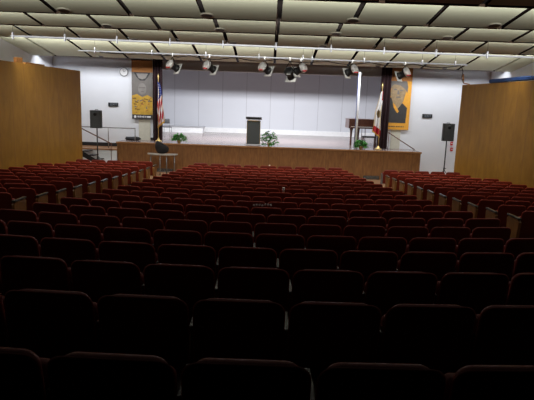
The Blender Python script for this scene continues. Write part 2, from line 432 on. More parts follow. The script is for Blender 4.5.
# spotlights
def spot(px, py, side, label, dark=False):
    """back cap centre at pixel; axis runs to the stage and sideways"""
    Y = 17.92; c = at(px, py, Y)
    lo, hi = 0, 1
    for _ in range(30):
        mid = (lo + hi) / 2
        if (PA2 + (PB2 - PA2) * mid).x < c.x + side * 0.12: lo = mid
        else: hi = mid
    pp = PA2 + (PB2 - PA2) * lo
    t = thing('stage_spotlight', label, 'spotlight', c, 0, 'spotlights on the pipe')
    d = Vector((side * 0.75, 0.60, -0.42)).normalized()
    rot = d.to_track_quat('Z', 'Y').to_matrix()
    mb = MB()
    capm = m_black if dark else m_silver
    mb.lathe([(0.03, -0.03), (0.09, -0.025), (0.155, 0.0), (0.165, 0.03), (0.165, 0.10)], (0, 0, 0), capm if dark else m_white, 20, rot); mb.build('lamp_housing', t)
    mb = MB(); mb.lathe([(0.13, 0.10), (0.135, 0.12), (0.115, 0.17), (0.11, 0.31), (0.13, 0.32), (0.13, 0.37)], (0, 0, 0), m_black, 18, rot); mb.build('barrel', t)
    mb = MB(); mb.box(rot @ Vector((0, 0, 0.385)), (0.36, 0.36, 0.014), m_white, rot); mb.build('gel_frame', t)
    mb = MB(); mb.box((0.0, -0.09, -0.13), (0.14, 0.03, 0.045), m_metal if dark else m_red, bev=0.008); mb.build('red_handle', t)
    m0 = rot @ Vector((0, 0, 0.16)); q = pp - c
    mb = MB()
    ax = rot @ Vector((1, 0, 0)); ax.z = 0; ax.normalize()
    l, r_ = m0 + ax * 0.17, m0 - ax * 0.17; t1 = Vector((q.x, q.y, q.z - 0.10))
    mb.path([l, l + Vector((0, 0, 0.12)), t1, r_ + Vector((0, 0, 0.12)), r_], 0.013, m_black); mb.build('yoke', t)
    mb = MB(); mb.box((q.x, q.y, q.z - 0.03), (0.05, 0.08, 0.13), m_silver, bev=0.01); mb.build('clamp', t)
    return t
spot(168.5, 63.5, 1, 'white-capped spotlight, leftmost on the pipe near the striped flag')
spot(205.5, 64.5, 1, 'white-capped spotlight, second from the left on the lighting pipe')
spot(261, 66, 1, 'white-capped spotlight above the lectern, third from the left on the pipe')
spot(288.5, 70.5, 0.3, 'small all-black spotlight between two white-capped ones', True)
spot(304.5, 67, -1, 'white-capped spotlight just right of the small black spotlight')
spot(356, 68.5, -1, 'white-capped spotlight above the bright vertical pole')
spot(408.5, 71.5, -1, 'white-capped spotlight in front of the yellow banner, rightmost on the pipe')
# cable along pipe
mb = MB(); pts = []
for k in range(0, 61):
    px = 100 + k * 6.0; t_ = k / 60
    p = PA2 + (PB2 - PA2) * ((px - 78) / (467 - 78)) + Vector((0, -0.045, -0.03 - 0.10 * abs(math.sin(k * 0.42)) * (0.3 + 0.7 * (k > 12))))
    pts.append(p)
p = pts[-1]; end = at(464, 83, 18.0)
for k in range(1, 7): pts.append(p.lerp(end, k / 6) + Vector((0.05 * math.sin(k), 0, 0)))
mb.path(pts, 0.014, m_black, 5); tag(mb.build('power_cable'), 'black power cable swagged along the pipe and dropping to the right partition', 'cable')
mb = MB(); a = at(463, 74, 18.02); mb.tube(a, at(463.5, 83, 18.02), 0.03, m_tan, seg=8); mb.tube(at(463.5, 83, 18.02), at(470, 84.5, 18.02), 0.02, m_tan, seg=8)
tag(mb.build('wooden_peg'), 'short pale wooden stick hanging at the end of the black cable', 'stick')

# ---------------------------------------------------------------- seats
def make_seat():
    t = thing('auditorium_seat', 'seat', 'seat')
    lean = lambda x, z: -(z - 0.35) * 0.16 - 0.018 * (1 - (x / 0.27) ** 2)
    mb = MB(); mb.pad(rrect(0.27, 0.30, HS, 0.075, 0.03), 0.026, lambda x, z: lean(x, z), m_back, m_rim_highlight); mb.build('backrest_shell', t)
    mb = MB(); mb.pad(rrect(0.238, 0.42, HS - 0.012, 0.075, 0.03), 0.075, lambda x, z: lean(x, z) + 0.05, m_fabric); mb.build('backrest_cushion', t)
    mb = MB(); mb.pad(rrect(0.235, 0.30, 0.68, 0.05, 0.04), 0.09, lambda x, z: 0.17 + (z - 0.3) * -0.12, m_fabric); mb.build('seat_cushion', t)
    for sx in (-1,):
        mb = MB(); mb.box((sx * 0.28, 0.14, 0.605), (0.05, 0.30, 0.028), m_arm, bev=0.01); mb.build('armrest', t)
        mb = MB(); mb.box((sx * 0.28, 0.12, 0.35), (0.026, 0.22, 0.50), m_stand); mb.box((sx * 0.28, 0.13, 0.33), (0.03, 0.14, 0.5), m_stand)
        mb.box((sx * 0.28, 0.12, 0.02), (0.07, 0.34, 0.04), m_metal, bev=0.008); mb.build('leg_standard', t)
    return t
def make_end(parent, sx):
    mb = MB()
    P = [(sx * 0.265, y, z) for y, z in ((-0.02, 0.05), (0.33, 0.05), (0.37, 0.60), (0.33, 0.64), (-0.05, 0.64), (-0.09, 0.60))]
    mb.prism(P, (sx * 0.05, 0, 0), m_tan); mb.build('end_panel', parent)
    mb = MB(); mb.box((sx * 0.30, 0.13, 0.665), (0.07, 0.46, 0.035), m_arm, bev=0.012); mb.build('end_armrest', parent)
seat0 = make_seat(); used = [False]
seats = []           # (x, y, z, label, group, side)
SW = 0.56
offs = {0: -.34, 1: -.42, 2: -.36, 3: -.44, 4: -.12, 5: -.16}
for k in range(NR):
    j = 19 - k; hw = 2.75 + 0.045 * j + 0.0008 * j * j; sp_ = SW
    if k in offs:
        off = offs[k]; n = math.ceil((-hw - off) / SW); xs = []
        while off + (n + 1) * SW <= hw + 0.05:
            xs.append(off + (n + .5) * SW); n += 1
    else:
        m_ = round(2 * hw / SW); m_ += (m_ + k) % 2 * (1 if 2 * hw / SW > m_ else -1); sp_ = 2 * hw / m_; xs = [(q - (m_ - 1) / 2) * sp_ for q in range(m_)]
    if k <= 3: xs = [x for x in xs if abs(x) < D[k] * 0.53 + 0.5]
    for j, x in enumerate(xs):
        lab = 'dark red auditorium seat, center block, %s row from the camera, %s from the left' % (ORD[k], ORD[j])
        seats.append((x, D[k] + x * x / 40, RZ[k], lab, 'center block seats', 0, x / 20, sp_ / SW))
XS = lambda j: 4.15 + 0.03 * j
for j in range(0, 12):
    k = 19 - j
    for sx, nm in ((-1, 'left'), (1, 'right')):
        i = 0
        while True:
            x = XS(j) + SW * (i + .5)
            if x + SW / 2 > xwall(D[k]) - 0.12: break
            lab = 'dark red auditorium seat, %s block, %s row from the stage, %s from the aisle' % (nm, ORD[j], ORD[i])
            seats.append((sx * x, D[k], RZ[k], lab, nm + ' block seats', sx if i == 0 else 0, 0, 1.0)); i += 1
vis = []
for s_ in seats:
    px, py, pz = proj((s_[0], s_[1], s_[2] + 0.7))
    hwpx = 0.3 * FPX / pz
    if px + hwpx < 0 or px - hwpx > 534: continue
    vis.append((pz, s_))
vis.sort(key=lambda q: q[0])
print('SEATS in view', len(vis))
endsL = None
for idx, (pz, (x, y, z, lab, grp, side, rz, wx)) in enumerate(vis[:300]):
    if idx == 0:
        seat0.location = (x, y, z); seat0.rotation_euler = (0, 0, rz); seat0.scale = (wx, 1, 1); seat0['label'] = lab; seat0['group'] = grp; s = seat0
        s0kids = list(seat0.children)
    else:
        r = seat0.copy(); COL.objects.link(r); r.location = (x, y, z); r.rotation_euler = (0, 0, rz); r.scale = (wx, 1, 1); r['label'] = lab; r['group'] = grp
        for ch in s0kids:
            c = ch.copy(); COL.objects.link(c); c.parent = r
        s = r
    if side:
        if endsL is None: endsL = {}
        if side not in endsL:
            make_end(s, -side); endsL[side] = [c for c in s.children if c.name.startswith('end_')]
        else:
            for e in endsL[side]:
                c = e.copy(); COL.objects.link(c); c.parent = s
rest = vis[300:]
if rest:
    mb = MB()
    for pz, (x, y, z, *_r) in rest:
        b2 = mb.bm; n0 = set(b2.verts)
        mb.pad(rrect(0.262, 0.30, HS, 0.085, 0.03), 0.05, lambda a, b: -(b - 0.35) * 0.16, m_back)
        mb.box((0, 0.15, 0.5), (0.5, 0.1, 0.4), m_fabric); mb.box((-0.28, 0.12, 0.33), (0.03, 0.25, 0.66), m_metal)
        bmesh.ops.translate(b2, vec=(x, y, z), verts=[v for v in b2.verts if v not in n0])
    tag(mb.build('auditorium_seat_rows'), 'dark red auditorium seats farthest from the camera by the partitions', 'seats', kind='stuff')
# small litter on the seats
mb = MB(); p = at(283.5, 190, 11.2); mb.lathe([(0.024, -0.055), (0.03, 0.055), (0.032, 0.058)], p, m_white, 10); tag(mb.build('paper_cup'), 'small white paper cup standing among the middle seat rows', 'cup')
p = at(262, 204.9, D[7] - 0.075); mb = MB()
for k in range(7): mb.box(p + Vector((-0.13 + k * 0.045, random.uniform(-.01, .01), random.uniform(-.01, .012))), (0.03, 0.012, 0.026), m_white, Matrix.Rotation(random.uniform(-.6, .6), 3, 'Y'))
tag(mb.build('paper_scrap'), 'row of torn white paper bits on top of a middle seat back', 'paper')
mb = MB(); p = at(269.5, 166.5, D[19] - 0.03); mb.box(p, (0.05, 0.03, 0.12), m_white, bev=0.01); tag(mb.build('paper_cup'), 'tiny white cup on a seat in the first row', 'cup')

# ---------------------------------------------------------------- lectern
p = at(253, 147.3, 22.55); 
t = thing('lectern', 'tall dark lectern with black top standing at the stage edge', 'lectern', (p.x, 22.55, ST))
H = (at(253, 117.5, 22.55).z - ST)
mb = MB(); mb.prism([(-0.29, 0, 0.05), (0.29, 0, 0.05), (0.29, 0, H - 0.14), (-0.29, 0, H - 0.14)], (0, 0.42, 0), m_podium); mb.build('body', t)
mb = MB(); mb.box((0, -0.012, (H - 0.1) / 2), (0.52, 0.02, H - 0.32), m_podium, bev=0.006)
for sx in (-1, 1): mb.box((sx * 0.285, -0.01, (H - 0.1) / 2), (0.02, 0.02, H - 0.25), m_brass)
mb.build('front_panel', t)
mb = MB(); mb.box((0, -0.015, H - 0.13), (0.54, 0.02, 0.035), m_brass); mb.build('brass_strip', t)
mb = MB(); mb.box((0, 0.18, H - 0.04), (0.68, 0.56, 0.05), m_black, Matrix.Rotation(R(-9), 3, 'X'), bev=0.012); mb.build('top', t)
mb = MB(); mb.box((0, 0.2, 0.025), (0.66, 0.5, 0.05), m_riser, bev=0.008); mb.build('base', t)

# ---------------------------------------------------------------- potted plants
def plant(px, py, Y, wpx, hpx, label, flowers):
    p = at(px, py, Y); sc = Y / FPX; W = wpx * sc; Hh = hpx * sc
    t = thing('potted_plant', label, 'plant', (p.x, Y, ST))
    mb = MB(); mb.lathe([(0.06, 0), (0.09, 0.12), (0.10, 0.13), (0.095, 0.14)], (0, 0, 0), m_terracotta, 14); mb.build('pot', t)
    mb = MB(); rnd = random.Random(px)
    for k in range(230):
        a = rnd.uniform(0, 2 * PI); el = rnd.uniform(-0.25, 1.35); ln = rnd.uniform(0.5, 1.0)
        d = Vector((math.cos(a) * math.cos(el) * W / 2, math.sin(a) * math.cos(el) * 0.14, math.sin(el) * (Hh - 0.15))) * ln
        b = Vector((0, 0, 0.14)) + d
        if b.z < 0.03: b.z = 0.03
        rot = Matrix.Rotation(a, 3, 'Z') @ Matrix.Rotation(rnd.uniform(-.9, .9), 3, 'Y') @ Matrix.Rotation(rnd.uniform(-.9, .9), 3, 'X')
        L = rnd.uniform(0.05, 0.085); pts = [rot @ Vector(q) for q in ((-L, 0, 0), (-L * .2, -L * .55, 0.01), (L, 0, 0.0), (-L * .2, L * .55, 0.01))]
        vs = [mb.bm.verts.new(b + q) for q in pts]; f = mb.bm.faces.new(vs); f.material_index = mb.mi(m_green if rnd.random() < .7 else m_green2)
    mb.build('foliage', t)
    mb = MB()
    for k in range(9):
        a = k * 0.7; mb.tube((0, 0, 0.1), (math.cos(a) * W * .3, math.sin(a) * .1, Hh * rnd.uniform(.4, .8)), 0.006, m_green, seg=5)
    mb.build('stem', t)
    if flowers:
        mb = MB()
        for k in range(9):
            a = rnd.uniform(0, 2 * PI)
            mb.ball((math.cos(a) * W * .4 * rnd.random(), -0.1, Hh * rnd.uniform(.55, 1.0)), (0.025, 0.025, 0.02), m_lilac, 6, 4)
        mb.build('blossom', t)
plant(269, 147.5, 22.35, 19, 15.5, 'leafy potted plant with pale flowers standing right beside the lectern', True)
plant(179, 144.5, 22.3, 18, 10, 'low green potted plant at the left of the stage edge', False)
plant(360.5, 150.5, 22.3, 15, 10, 'low green potted plant at the foot of the white pole', False)

# ---------------------------------------------------------------- flags
def flag(px, Y, ytop, ybase, label, kind, side):
    b = at(px, ybase, Y); top = at(px + 1, ytop, Y).z - ST
    t = thing('flag_on_stand', label, 'flag', (b.x, Y, ST))
    mb = MB(); mb.lathe([(0.14, 0), (0.15, 0.03), (0.06, 0.07), (0.03, 0.14), (0.022, 0.16)], (0, 0, 0), m_brass, 18); mb.build('base', t)
    mb = MB(); mb.tube((0, 0, 0.12), (0, 0, top - 0.15), 0.016, m_brass); mb.build('pole', t)
    mb = MB(); mb.lathe([(0.012, 0), (0.04, 0.02), (0.015, 0.05), (0.045, 0.10), (0.004, 0.24)], (0, 0, top - 0.18), m_brass, 10); mb.build('finial', t)
    L = top * (0.70 if kind == 'us' else 0.72); z1 = top - 0.28
    def cl(u, v):
        wdt = 0.08 + (0.22 if kind == 'us' else 0.28) * v ** 0.7
        x = side * (-0.03 + u * wdt) ; fold = 0.07 * math.sin(u * 5 * PI) * (0.4 + v)
        zz = z1 - L * v * (1 - 0.16 * u) - 0.05 * u
        return (x + 0.015 * math.sin(v * 9), fold - 0.03, zz)
    if kind == 'us':
        def mf(u, v):
            if v < 0.30 + 0.12 * (1 - u): return m_flagblue
            if v > 0.955 or u > 0.95: return m_fringe
            return m_flagred if int((v * 7 + u * 5)) % 2 else m_white
    else:
        def mf(u, v):
            if v > 0.965 or u > 0.96: return m_fringe
            if v > 0.84: return m_flagred
            if 0.42 < v < 0.60 and 0.2 < u < 0.75 and ((u - .48) / .28) ** 2 + ((v - .51) / .09) ** 2 < 1: return m_bear
            if v < 0.2 and u < 0.3: return m_flagred
            return m_white
    mb = MB(); mb.quadgrid(cl, 40, 60, m_white, True, mf)
    o = mb.build('cloth', t)
    so = o.modifiers.new('thickness', 'SOLIDIFY'); so.thickness = 0.006
    if kind == 'us':
        mb = MB()
        for i in range(5):
            for j in range(5):
                c = Vector(cl(0.15 + i * .17, 0.06 + j * 0.055)); mb.ball(c + Vector((0, -0.006, 0)), (0.011, 0.006, 0.011), m_white, 6, 4)
        mb.build('stars', o)
flag(158.5, 22.85, 75, 141.5, 'red white and blue striped flag hanging on a brass stand', 'us', 1)
flag(378, 22.7, 84, 149.5, 'white state flag with a bear and red edge hanging on a stand', 'ca', -1)

# ---------------------------------------------------------------- banners
def bars_text(mb, x0, x1, z, h, Y, m, n, seed):
    rnd = random.Random(seed); x = x0; st = (x1 - x0) / n
    for k in range(n):
        ww = st * rnd.uniform(.45, .8)
        mb.box((x + ww / 2, Y, z + h * .5), (ww, 0.004, h * rnd.uniform(.6, 1)), m); x += st
def poly(mb, pts, Y, m, x0, z0, W, H):
    mb.prism([(x0 + u * W, Y, z0 + v * H) for u, v in pts], (0, -0.003, 0), m)
def ell(cu, cv, ru, rv, n=20): return [(cu + ru * math.cos(2 * PI * k / n), cv + rv * math.sin(2 * PI * k / n)) for k in range(n)]
# left banner
Yb = 23.28
a = at(131.5, 60, Yb); b = at(152.8, 119.5, Yb); x0 = a.x; W = b.x - a.x; z0 = b.z; H = a.z - b.z
t = thing('banner', 'tall hanging banner with shaded orange top, grey portrait and gold lower picture', 'banner', (x0 + W / 2, Yb, z0))
mb = MB(); mb.box((0, 0, H / 2), (W, 0.01, H), m_bgrey)
Lx = -W / 2
poly(mb, [(0, .80), (1, .80), (1, 1), (0, 1)], -0.006, m_rust_shade, Lx, 0, W, H)  # banner top coloured darker for the shade falling on it
poly(mb, [(0.1, .80), (.9, .80), (.78, .72), (.62, .66), (.4, .66), (.22, .72)], -0.008, m_bdark, Lx, 0, W, H)
poly(mb, [(.22, .78), (.78, .78), (.66, .70), (.5, .68), (.34, .70)], -0.011, m_bpale, Lx, 0, W, H)
poly(mb, ell(.5, .52, .2, .10), -0.008, m_bpale, Lx, 0, W, H)
poly(mb, [(.33, .53), (.67, .53), (.64, .55), (.36, .55)], -0.012, m_bgrey, Lx, 0, W, H); poly(mb, ell(.51, .475, .07, .010), -0.012, m_bgrey, Lx, 0, W, H)
poly(mb, [(0, .07), (1, .07), (1, .37), (.75, .42), (.5, .38), (.25, .43), (0, .40)], -0.008, m_gold, Lx, 0, W, H)
rq = random.Random(11)
for k in range(34):
    u, v, an, ln = rq.uniform(.08, .9), rq.uniform(.11, .36), rq.uniform(-.5, 1.3), rq.uniform(.03, .11)
    du, dv, th = ln * math.cos(an), ln * math.sin(an) * .45, .010
    poly(mb, [(u - du, v - dv - th), (u + du, v + dv - th), (u + du, v + dv + th), (u - du, v - dv + th)], -0.012 - k * 1e-4, (m_gold2, m_rust_shade, m_gold2, m_bgrey)[k % 4], Lx, 0, W, H)
poly(mb, [(0, 0), (1, 0), (1, .08), (0, .08)], -0.010, m_bdark, Lx, 0, W, H)
poly(mb, ell(.15, .04, .06, .022), -0.014, m_white, Lx, 0, W, H)
bars_text(mb, Lx + .27 * W, Lx + .92 * W, .025 * H, .035 * H, -0.016, m_white, 7, 3)
mb.build('printed_cloth', t)
mb = MB(); mb.tube((-W / 2 - .03, 0, H + .02), (W / 2 + .03, 0, H + .02), 0.018, m_black)
for sx in (-1, 1): mb.tube((sx * W / 2, 0, H + .02), (sx * W / 2, 0.11, H + .02), 0.012, m_black)
mb.build('rod', t)
# right banner
a = at(388, 67.5, Yb); b = at(408.2, 130, Yb); x0 = a.x; W = b.x - a.x; z0 = b.z; H = a.z - b.z
t = thing('banner', 'tall yellow-orange banner with a dark portrait of a person in a jacket', 'banner', (x0 + W / 2, Yb, z0))
mb = MB(); mb.box((0, 0, H / 2), (W, 0.01, H), m_orange); Lx = -W / 2
poly(mb, [(0, .79), (1, .79), (1, 1), (0, 1)], -0.006, m_rust_shade, Lx, 0, W, H)  # orange painted darker where the banner top lies in shade
poly(mb, [(.04, .11), (.86, .11), (.86, .16), (.88, .36), (.72, .42), (.60, .46), (.3, .50), (.12, .54), (.06, .40), (.03, .2)], -0.008, m_bdark, Lx, 0, W, H)
poly(mb, [(.18, .56), (.30, .44), (.46, .33), (.54, .36), (.70, .46), (.78, .60), (.76, .74), (.22, .76)], -0.011, m_face, Lx, 0, W, H)
poly(mb, [(.12, .60), (.22, .70), (.30, .735), (.55, .72), (.75, .66), (.84, .60), (.86, .70), (.80, .79), (.12, .79)], -0.014, m_bgrey, Lx, 0, W, H)
poly(mb, ell(.36, .655, .07, .012), -0.016, m_bgrey, Lx, 0, W, H); poly(mb, ell(.60, .64, .07, .012), -0.016, m_bgrey, Lx, 0, W, H)
poly(mb, ell(.50, .53, .10, .012), -0.016, m_bgrey, Lx, 0, W, H); poly(mb, [(.45, .64), (.50, .64), (.54, .575), (.44, .575)], -0.016, m_bgrey, Lx, 0, W, H)
poly(mb, [(.30, .44), (.40, .40), (.56, .30), (.50, .27), (.34, .36)], -0.015, m_orange, Lx, 0, W, H)
poly(mb, ell(.08, .055, .05, .014), -0.012, m_bdark, Lx, 0, W, H)
bars_text(mb, Lx + .2 * W, Lx + .85 * W, .04 * H, .02 * H, -0.012, m_bdark, 9, 5)
mb.build('printed_cloth', t)
mb = MB(); mb.tube((-W / 2 - .03, 0, H + .02), (W / 2 + .03, 0, H + .02), 0.018, m_black)
for sx in (-1, 1): mb.tube((sx * W / 2, 0, H + .02), (sx * W / 2, 0.11, H + .02), 0.012, m_black)
mb.build('rod', t)

# ---------------------------------------------------------------- speakers
def speaker(px, ytop, ybot, wpx, Y, where, post):
    a = at(px, (ytop + ybot) / 2, Y); Hh = (ybot - ytop) * Y / FPX; Wd = wpx * Y / FPX; zb = a.z - Hh / 2
    t = thing('speaker_stand', 'black tripod stand carrying the loudspeaker ' + where, 'speaker stand', (a.x, Y, FZ))
    hz = zb - FZ
    mb = MB(); mb.tube((0, 0, 0.12), (0, 0, hz), 0.024, m_black); mb.build('pole', t)
    for k in range(3):
        an = R(90 + 120 * k); e = (0.45 * math.cos(an), 0.45 * math.sin(an), 0.015)
        mb = MB(); mb.tube((0, 0, 0.62), e, 0.013, m_black, seg=8); mb.tube((0, 0, 0.22), (e[0] * .6, e[1] * .6, 0.26), 0.009, m_black, seg=6); mb.ball(e, (0.022, 0.022, 0.015), m_black, 8, 5); mb.build('leg', t)
    mb = MB(); mb.lathe([(0.034, 0.6), (0.036, 0.7)], (0, 0, 0), m_black, 12); mb.tube((0.03, 0, 0.66), (0.09, 0, 0.66), 0.012, m_black, seg=8); mb.build('collar', t)
    s = thing('loudspeaker', 'black loudspeaker on a tripod ' + where, 'loudspeaker', (a.x, Y, zb))
    mb = MB(); P = [(-Wd / 2, -0.18), (Wd / 2, -0.18), (Wd / 2, 0.02), (Wd * .3, 0.18), (-Wd * .3, 0.18), (-Wd / 2, 0.02)]
    mb.prism([(x, y, 0) for x, y in P], (0, 0, Hh), m_black); mb.build('cabinet', s)
    mb = MB(); mb.box((0, -0.187, Hh / 2), (Wd * .9, 0.014, Hh * .92), m_grille, bev=0.005); mb.build('grille', s)
    mb = MB(); mb.lathe([(0.0605, 0), (0.075, 0.02), (0.02, 0.03)], (0, -0.196, Hh * .8), m_black, 14, Matrix.Rotation(R(90), 3, 'X')); mb.build('horn', s)
    mb = MB(); mb.path([(-0.06, 0, Hh), (-0.05, 0, Hh + .03), (0.05, 0, Hh + .03), (0.06, 0, Hh)], 0.01, m_black); mb.build('handle', s)
speaker(96.8, 110.5, 127.8, 10.5, 20.9, 'before the left white wall', 0)
speaker(447.5, 123.8, 140.8, 10.5, 21.2, 'before the right white wall', 0)

# ---------------------------------------------------------------- wall fittings
p = at(124.2, 72, WY)
t = thing('wall_clock', 'round white wall clock with dark rim left of the banner with shaded top', 'clock', (p.x, WY - 0.03, p.z))
rx = Matrix.Rotation(R(90), 3, 'X')
mb = MB(); mb.lathe([(0.19, -0.03), (0.195, 0.0), (0.19, 0.03), (0.17, 0.035)], (0, 0, 0), m_metal, 28, rx); mb.build('rim', t)
mb = MB(); mb.lathe([(0.16, 0.034), (0.16, 0.038)], (0, 0, 0), m_white, 28, rx); mb.build('dial', t)
mb = MB(); mb.box((0.03, -0.042, 0.02), (0.10, 0.004, 0.012), m_black, Matrix.Rotation(-.5, 3, 'Y')); mb.box((-0.02, -0.042, 0.05), (0.012, 0.004, 0.13), m_black, Matrix.Rotation(-.2, 3, 'Y')); mb.build('hands', t)
def sign(px, py, label):
    p = at(px, py, WY); t = thing('exit_sign', label, 'sign', (p.x, WY - 0.03, p.z))
    mb = MB(); mb.box((0, 0, 0), (0.44, 0.05, 0.17), m_sign, bev=0.01); mb.build('plate', t)
    cu = bpy.data.curves.new('lettering', 'FONT'); cu.body = 'EXIT'; cu.size = 0.15; cu.align_x = 'CENTER'; cu.align_y = 'CENTER'; cu.extrude = 0.002
    tmp = bpy.data.objects.new('tmp', cu); COL.objects.link(tmp); dg = bpy.context.evaluated_depsgraph_get()
    me = bpy.data.meshes.new_from_object(tmp.evaluated_get(dg)); bpy.data.objects.remove(tmp)
    me.materials.clear(); me.materials.append(m_signtext)
    o = bpy.data.objects.new('lettering', me); COL.objects.link(o); o.parent = t; o.location = (0.03, -0.028, 0); o.rotation_euler = (R(90), 0, 0)
sign(113.5, 104.5, 'small black exit sign on the white wall above the left guard rail')
sign(427, 116, 'small black exit sign on the white wall left of the right loudspeaker')
for py, lab in ((143.5, 'upper red fire alarm box on the right white wall'), (149.3, 'lower red fire alarm box on the right white wall')):
    p = at(451.3, py, WY); t = thing('fire_alarm_box', lab, 'alarm', (p.x, WY - 0.03, p.z), 0)
    mb = MB(); mb.box((0, 0, 0), (0.11, 0.06, 0.16), m_red, bev=0.012); mb.build('case', t)
    mb = MB(); mb.box((0, -0.035, 0.01), (0.07, 0.012, 0.03), m_white, bev=0.003); mb.build('pull_handle', t)

# ---------------------------------------------------------------- left landing, stairs and rails
LZ = 0.88
xl = -9.55
mb = MB(); mb.box(((xl + SXL) / 2, 22.7, LZ - 0.02), (SXL - xl - 0.02, 1.4, 0.04), m_nosing); mb.box(((xl + SXL) / 2, 22.71, (LZ - 0.04 + FZ) / 2), (SXL - xl - 0.04, 1.36, LZ - 0.04 - FZ), m_wallwhite)
struct(mb.build('floor_landing'))
mb = MB(); mb.box(((xl + SXL) / 2, WY - 0.01, LZ + 0.08), (SXL - xl, 0.02, 0.16), m_black); struct(mb.build('baseboard_landing'))
# guard rail
a = at(80, 126.5, 22.3); b = at(135.5, 128.6, 22.3); zt = (a.z + b.z) / 2
t = thing('guard_rail', 'grey pipe guard rail along the landing left of the stage', 'railing', (a.x, 22.3, LZ))
mb = MB(); mb.tube((0, 0, zt - LZ), (b.x - a.x, 0, zt - LZ), 0.022, m_rail); mb.build('rail', t)
for px in (81, 108.5, 135.2):
    x = at(px, 140, 22.3).x - a.x; zb = ST if x + a.x > SXL else LZ
    mb = MB(); mb.tube((x, 0, zb - LZ), (x, 0, zt - LZ), 0.02, m_rail); mb.build('post', t)
# left handrail + steps
a = at(80, 127.5, 21.2); b = at(112, 144, 21.2)
t = thing('handrail', 'brown sloping handrail beside the left loudspeaker', 'railing', (a.x, 21.2, FZ))
mb = MB(); mb.tube((0, 0, a.z - FZ), (b.x - a.x, 0, b.z - FZ), 0.024, m_railwood); mb.build('rail', t)
for f in (0.04, 0.97):
    x = (b.x - a.x) * f; z = a.z + (b.z - a.z) * f - FZ
    mb = MB(); mb.tube((x, 0, 0), (x, 0, z), 0.014, m_railwood); mb.build('post', t)
a = at(84, 150, 21.7)
x1, x2 = at(84, 150, 21.6).x, at(113, 158, 21.6).x
t = thing('stage_steps', 'black portable steps in front of the white landing at left', 'steps', (x1, 21.65, FZ))
n = 5; LW = x2 - x1
for k in range(n):
    z = (LZ - 0.02) * (n - k) / n
    mb = MB(); mb.box((LW * (k + .5) / n, 0, z - 0.02), (LW / n + .02, 0.6, 0.04), m_black, bev=0.006); mb.build('step', t)
mb = MB(); P = [(0, -0.31, LZ - .02), (0, -0.31, LZ - .25)] + [(LW, -0.31, 0.0), (LW, -0.31, 0.16)]
mb.prism(P, (0, 0.02, 0), m_black); mb.build('stringer', t)
# black bundle on the stage left of the curtain
p = at(133, 140.7, 23.0)
mb = MB(); mb.ball((0, 0, 0.05), (0.36, 0.16, 0.085), m_bag, 16, 8); mb.ball((0.12, 0, 0.07), (0.22, 0.14, 0.08), m_bag, 12, 8)
o = mb.build('cloth_bundle'); o.location = (p.x, 23.0, ST + 0.02); tag(o, 'low black cloth bundle lying at the wall left of the stage curtain', 'bundle')
# right handrail
a = at(388.5, 132.5, 22.95); b = at(414.5, 151.5, 22.95)
t = thing('handrail', 'thin dark handrail sloping down to the right end of the stage', 'railing', (a.x, 22.95, ST))
mb = MB(); mb.tube((0, 0, a.z - ST), (b.x - a.x, 0, max(0.02, b.z - ST)), 0.022, m_railwood); mb.build('rail', t)
mb = MB(); mb.tube((0.02, 0, 0), (0.02, 0, a.z - ST), 0.016, m_railwood); mb.build('post', t)

# ---------------------------------------------------------------- white pole
a = at(357.6, 72, 22.45); b = at(355, 149.5, 22.45)
t = thing('stage_pole', 'bright white vertical pole standing at the stage edge before the piano', 'pole', (b.x, 22.45, ST))
mb = MB(); mb.tube((0, 0, 0.02), (0, 0, a.z - ST), 0.055, m_white, seg=16); mb.build('tube', t)
mb = MB(); mb.lathe([(0.13, 0), (0.13, 0.025), (0.06, 0.035)], (0, 0, 0), m_silver, 18); mb.build('base', t)
mb = MB(); mb.tube((-0.062, -0.03, 0.05), (-0.062, -0.03, a.z - ST - .1), 0.012, m_flagblue, seg=6); mb.build('cable', t)

# ---------------------------------------------------------------- piano + bench
PYc = 24.3; pl = at(349, 125, PYc).x
zt = at(360, 119.3, PYc).z - ST; zb_ = at(350, 128.3, PYc).z - ST
t = thing('grand_piano', 'dark brown grand piano on stage behind the white pole', 'piano', (pl, PYc, ST))
out = [(0, 0), (1.45, 0), (1.45, 0.9)] + [(1.45 - 0.72 * (1 - math.cos(R(a_))) , 0.9 + 0.9 * math.sin(R(a_))) for a_ in (20, 45, 70, 90)] + [(0.4, 1.75), (0.1, 1.55), (0, 1.2)]
mb = MB(); mb.prism([(x, y, zb_) for x, y in out], (0, 0, zt - zb_ - .03), m_piano); mb.build('case', t)
mb = MB(); mb.prism([(x * 1.02 - .015, y * 1.02 - .015, zt - .028) for x, y in out], (0, 0, .028), m_piano); mb.build('lid', t)
mb = MB(); mb.prism([(0.06, -0.16, zb_ + .02), (1.39, -0.16, zb_ + .02), (1.39, -0.002, zb_ + .02), (0.06, -0.002, zb_ + .02)], (0, 0, .05), m_piano); mb.build('key_slip', t)
mb = MB(); mb.box((0.72, -0.08, zb_ + .08), (1.22, 0.14, 0.02), m_pianokeys); mb.build('keyboard', t)
for (x, y) in ((0.14, 0.12), (1.3, 0.12), (0.7, 1.45)):
    mb = MB(); mb.lathe([(0.04, 0.0), (0.045, 0.06), (0.05, 0.1), (0.04, 0.3), (0.06, zb_ - .12), (0.085, zb_ - .05), (0.085, zb_)], (x, y, 0), m_piano, 12); mb.build('leg', t)
mb = MB(); mb.box((0.72, 0.14, 0.10), (0.26, 0.06, 0.05), m_piano, bev=0.008)
for sx in (-.08, .08): mb.tube((0.72 + sx, 0.14, 0.1), (0.72 + sx, 0.14, zb_), 0.014, m_piano, seg=8)
for sx in (-.07, 0, .07): mb.box((0.72 + sx, 0.08, 0.06), (0.025, 0.12, 0.015), m_brass)
mb.build('pedal_lyre', t)
p = at(368.5, 137, 23.75)
t = thing('piano_bench', 'dark piano bench in front of the grand piano', 'bench', (p.x, 23.62, ST))
